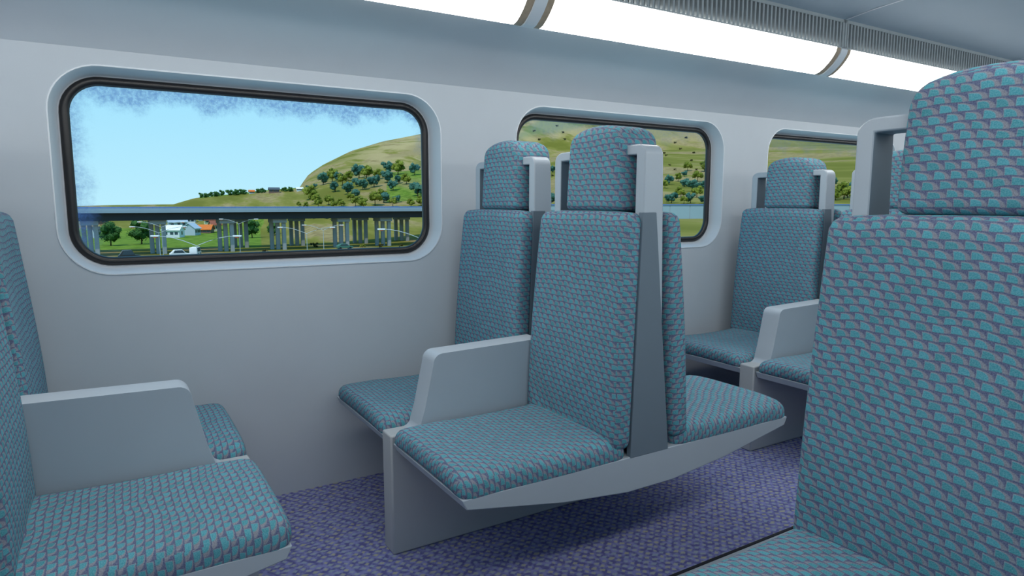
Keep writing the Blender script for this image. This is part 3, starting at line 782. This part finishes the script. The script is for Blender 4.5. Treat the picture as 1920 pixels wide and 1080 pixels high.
house(562, 358, 11, 6, 'w', 'w', .1, 'tiny white house on the skyline at the foot of the cliff', .7)
# road with vehicles
rp0 = at_depth(0, 500, 1)
ROADM = plain('asphalt', srgb(98, 94, 88), .9, .1, .05, .5)
bm = bmesh.new(); org = A - nrm * 17
a = [org + dirv * -20, org + dirv * LEN, org + dirv * LEN + nrm * 9, org + dirv * -20 + nrm * 9]
bm.faces.new([bm.verts.new((q.x, q.y, GZ + .08)) for q in a]); tag(obj('road', bm, ROADM, smooth=False), kind='structure')
def car(u, v, wpx, col, label, name, tall=1.45):
    p = hit(u, v); e = empty(name, (p.x, p.y, GZ + .08), ang + (1.25 if wpx < 21 and name == 'van' else 0)); tag(e, label, 'car' if name == 'car' else 'van')
    bm = bmesh.new()
    if name == 'van': prof = [(-2.3, .3), (2.3, .3), (2.35, .9), (1.7, 1.15), (1.1, tall), (-2.2, tall), (-2.35, 1.0)]
    else: prof = [(-2.1, .3), (2.1, .3), (2.15, .75), (1.1, .95), (.5, tall), (-1.2, tall), (-1.9, 1.0), (-2.15, .9)]
    prism_y(bm, prof, -.85, .85); obj('body', bm, col, e, bevel=.08)
    bm = bmesh.new(); prism_y(bm, [(-1.4 if name == 'car' else -2.0, 1.0), (.95 if name == 'car' else 1.3, 1.0), (.45 if name == 'car' else .95, tall - .1), (-1.1 if name == 'car' else -2.0, tall - .1)], -.87, .87); obj('side_window', bm, GLW, e, smooth=False)
    for x in (-1.35, 1.35):
        for s in (-1, 1):
            bm = bmesh.new(); bmesh.ops.create_cone(bm, cap_ends=True, segments=14, radius1=.33, radius2=.33, depth=.2, matrix=Matrix.Translation((x, s * .8, .33)) @ Matrix.Rotation(PI / 2, 4, 'X')); obj('wheel', bm, RUBBER, e)
WHC = plain('white car paint', srgb(236, 238, 240), .3, .5, .01, 1)
car(367, 480, 20, WHC, 'white van on the road under the bridge, at the window bottom edge', 'van', 2.0)
car(338, 483, 14, WHC, 'white car just left of the white van, cut off by the window', 'car', 1.7)
car(243, 487, 20, plain('dark car paint', srgb(50, 54, 60), .3, .5, .01, 1), 'dark car whose roof shows at the lower left of the first window', 'car', 2.0)
car(646, 468, 20, plain('teal car paint', srgb(74, 124, 112), .4, .4, .01, 1), 'teal car parked at the foot of the three-column pier', 'car')
# street lamps
POLE = plain('galvanised lamp post', srgb(176, 186, 196), .5, .3, .03, 3)
REDM = plain('red lamp underside', srgb(196, 96, 72), .6, .2, .03, 3)
def street_lamp(u, v, dd, span, label, grp=None, rise=1.1, sides=(-1, 1)):
    j = at_depth(u, v, dd); g = land(j.x, j.y); zt = j.z
    e = empty('street_lamp', (j.x, j.y, g), math.atan2(rt.y, rt.x)); tag(e, label, 'street lamp', grp)
    H_ = zt - g
    bm = bmesh.new(); tube(bm, [(0, 0, 0), (0, 0, H_ * .5), (0, 0, H_)], [.08, .065, .05], 8); obj('pole', bm, POLE, e)
    for s in sides:
        bm = bmesh.new(); tube(bm, [(s * span * q, 0, H_ + rise * math.sin(q * PI / 2)) for q in (0, .15, .35, .6, .85, 1)], .042, 6); obj('arm', bm, POLE, e)
        bm = bmesh.new(); x0, x1 = sorted((s * (span - .1), s * (span + .85))); box(bm, x0, x1, -.16, .16, H_ + rise - .08, H_ + rise + .10); obj('lamp_head', bm, RIM, e, bevel=.03)
        bm = bmesh.new(); x0, x1 = sorted((s * (span + .15), s * (span + .55))); box(bm, x0, x1, -.12, .12, H_ + rise - .2, H_ + rise - .08); obj('lens', bm, REDM, e, bevel=.03)
street_lamp(369, 461, 75, 4.3, 'nearest double-armed street lamp, in front of the two left piers')
street_lamp(298, 437, 118, 4.3, 'double-armed street lamp in front of the leftmost full pier')
street_lamp(303, 426, 140, 4.2, 'farther double-armed lamp just behind, at the leftmost full pier')
street_lamp(575, 438, 118, 4.3, 'double-armed street lamp before the second pair of piers')
street_lamp(606, 432, 140, 3.6, 'thin double-armed lamp on the grass between the pier pairs')
street_lamp(788, 447, 80, 4.3, 'double-armed street lamp at the lower right of the first window')
street_lamp(448, 420, 150, 3.6, 'thin double-armed lamp in front of the paired left piers')
#EXT-END
# ------------------------------------------------------------------ light
w = D.worlds.new('sky'); SC.world = w; w.use_nodes = True; nt = w.node_tree; nt.nodes.clear()
wo = nt.nodes.new('ShaderNodeOutputWorld'); bg = nt.nodes.new('ShaderNodeBackground'); tc = nt.nodes.new('ShaderNodeTexCoord')
sx = nt.nodes.new('ShaderNodeSeparateXYZ'); rp = nt.nodes.new('ShaderNodeValToRGB')
nt.links.new(tc.outputs['Generated'], sx.inputs[0]); nt.links.new(sx.outputs[2], rp.inputs[0])
rp.color_ramp.elements[0].position = 0; rp.color_ramp.elements[0].color = srgb(190, 240, 255)
rp.color_ramp.elements[1].position = .5; rp.color_ramp.elements[1].color = srgb(120, 200, 245)
e = rp.color_ramp.elements.new(.16); e.color = srgb(163, 228, 255)
nt.links.new(rp.outputs[0], bg.inputs[0]); nt.links.new(bg.outputs[0], wo.inputs[0]); bg.inputs[1].default_value = 1.0
sl = D.lights.new('sun', 'SUN'); sl.energy = 2.6; sl.angle = .01; sl.color = (1, .95, .86)
so = D.objects.new('sun', sl); COL.objects.link(so)
so.rotation_euler = Vector((.42, .30, -.86)).to_track_quat('-Z', 'Y').to_euler(); so.location = (0, 0, 30)
vs = SC.view_settings; vs.view_transform = 'Standard'; vs.look = 'None'; vs.exposure = 0; vs.gamma = 1; vs.use_curve_mapping = False
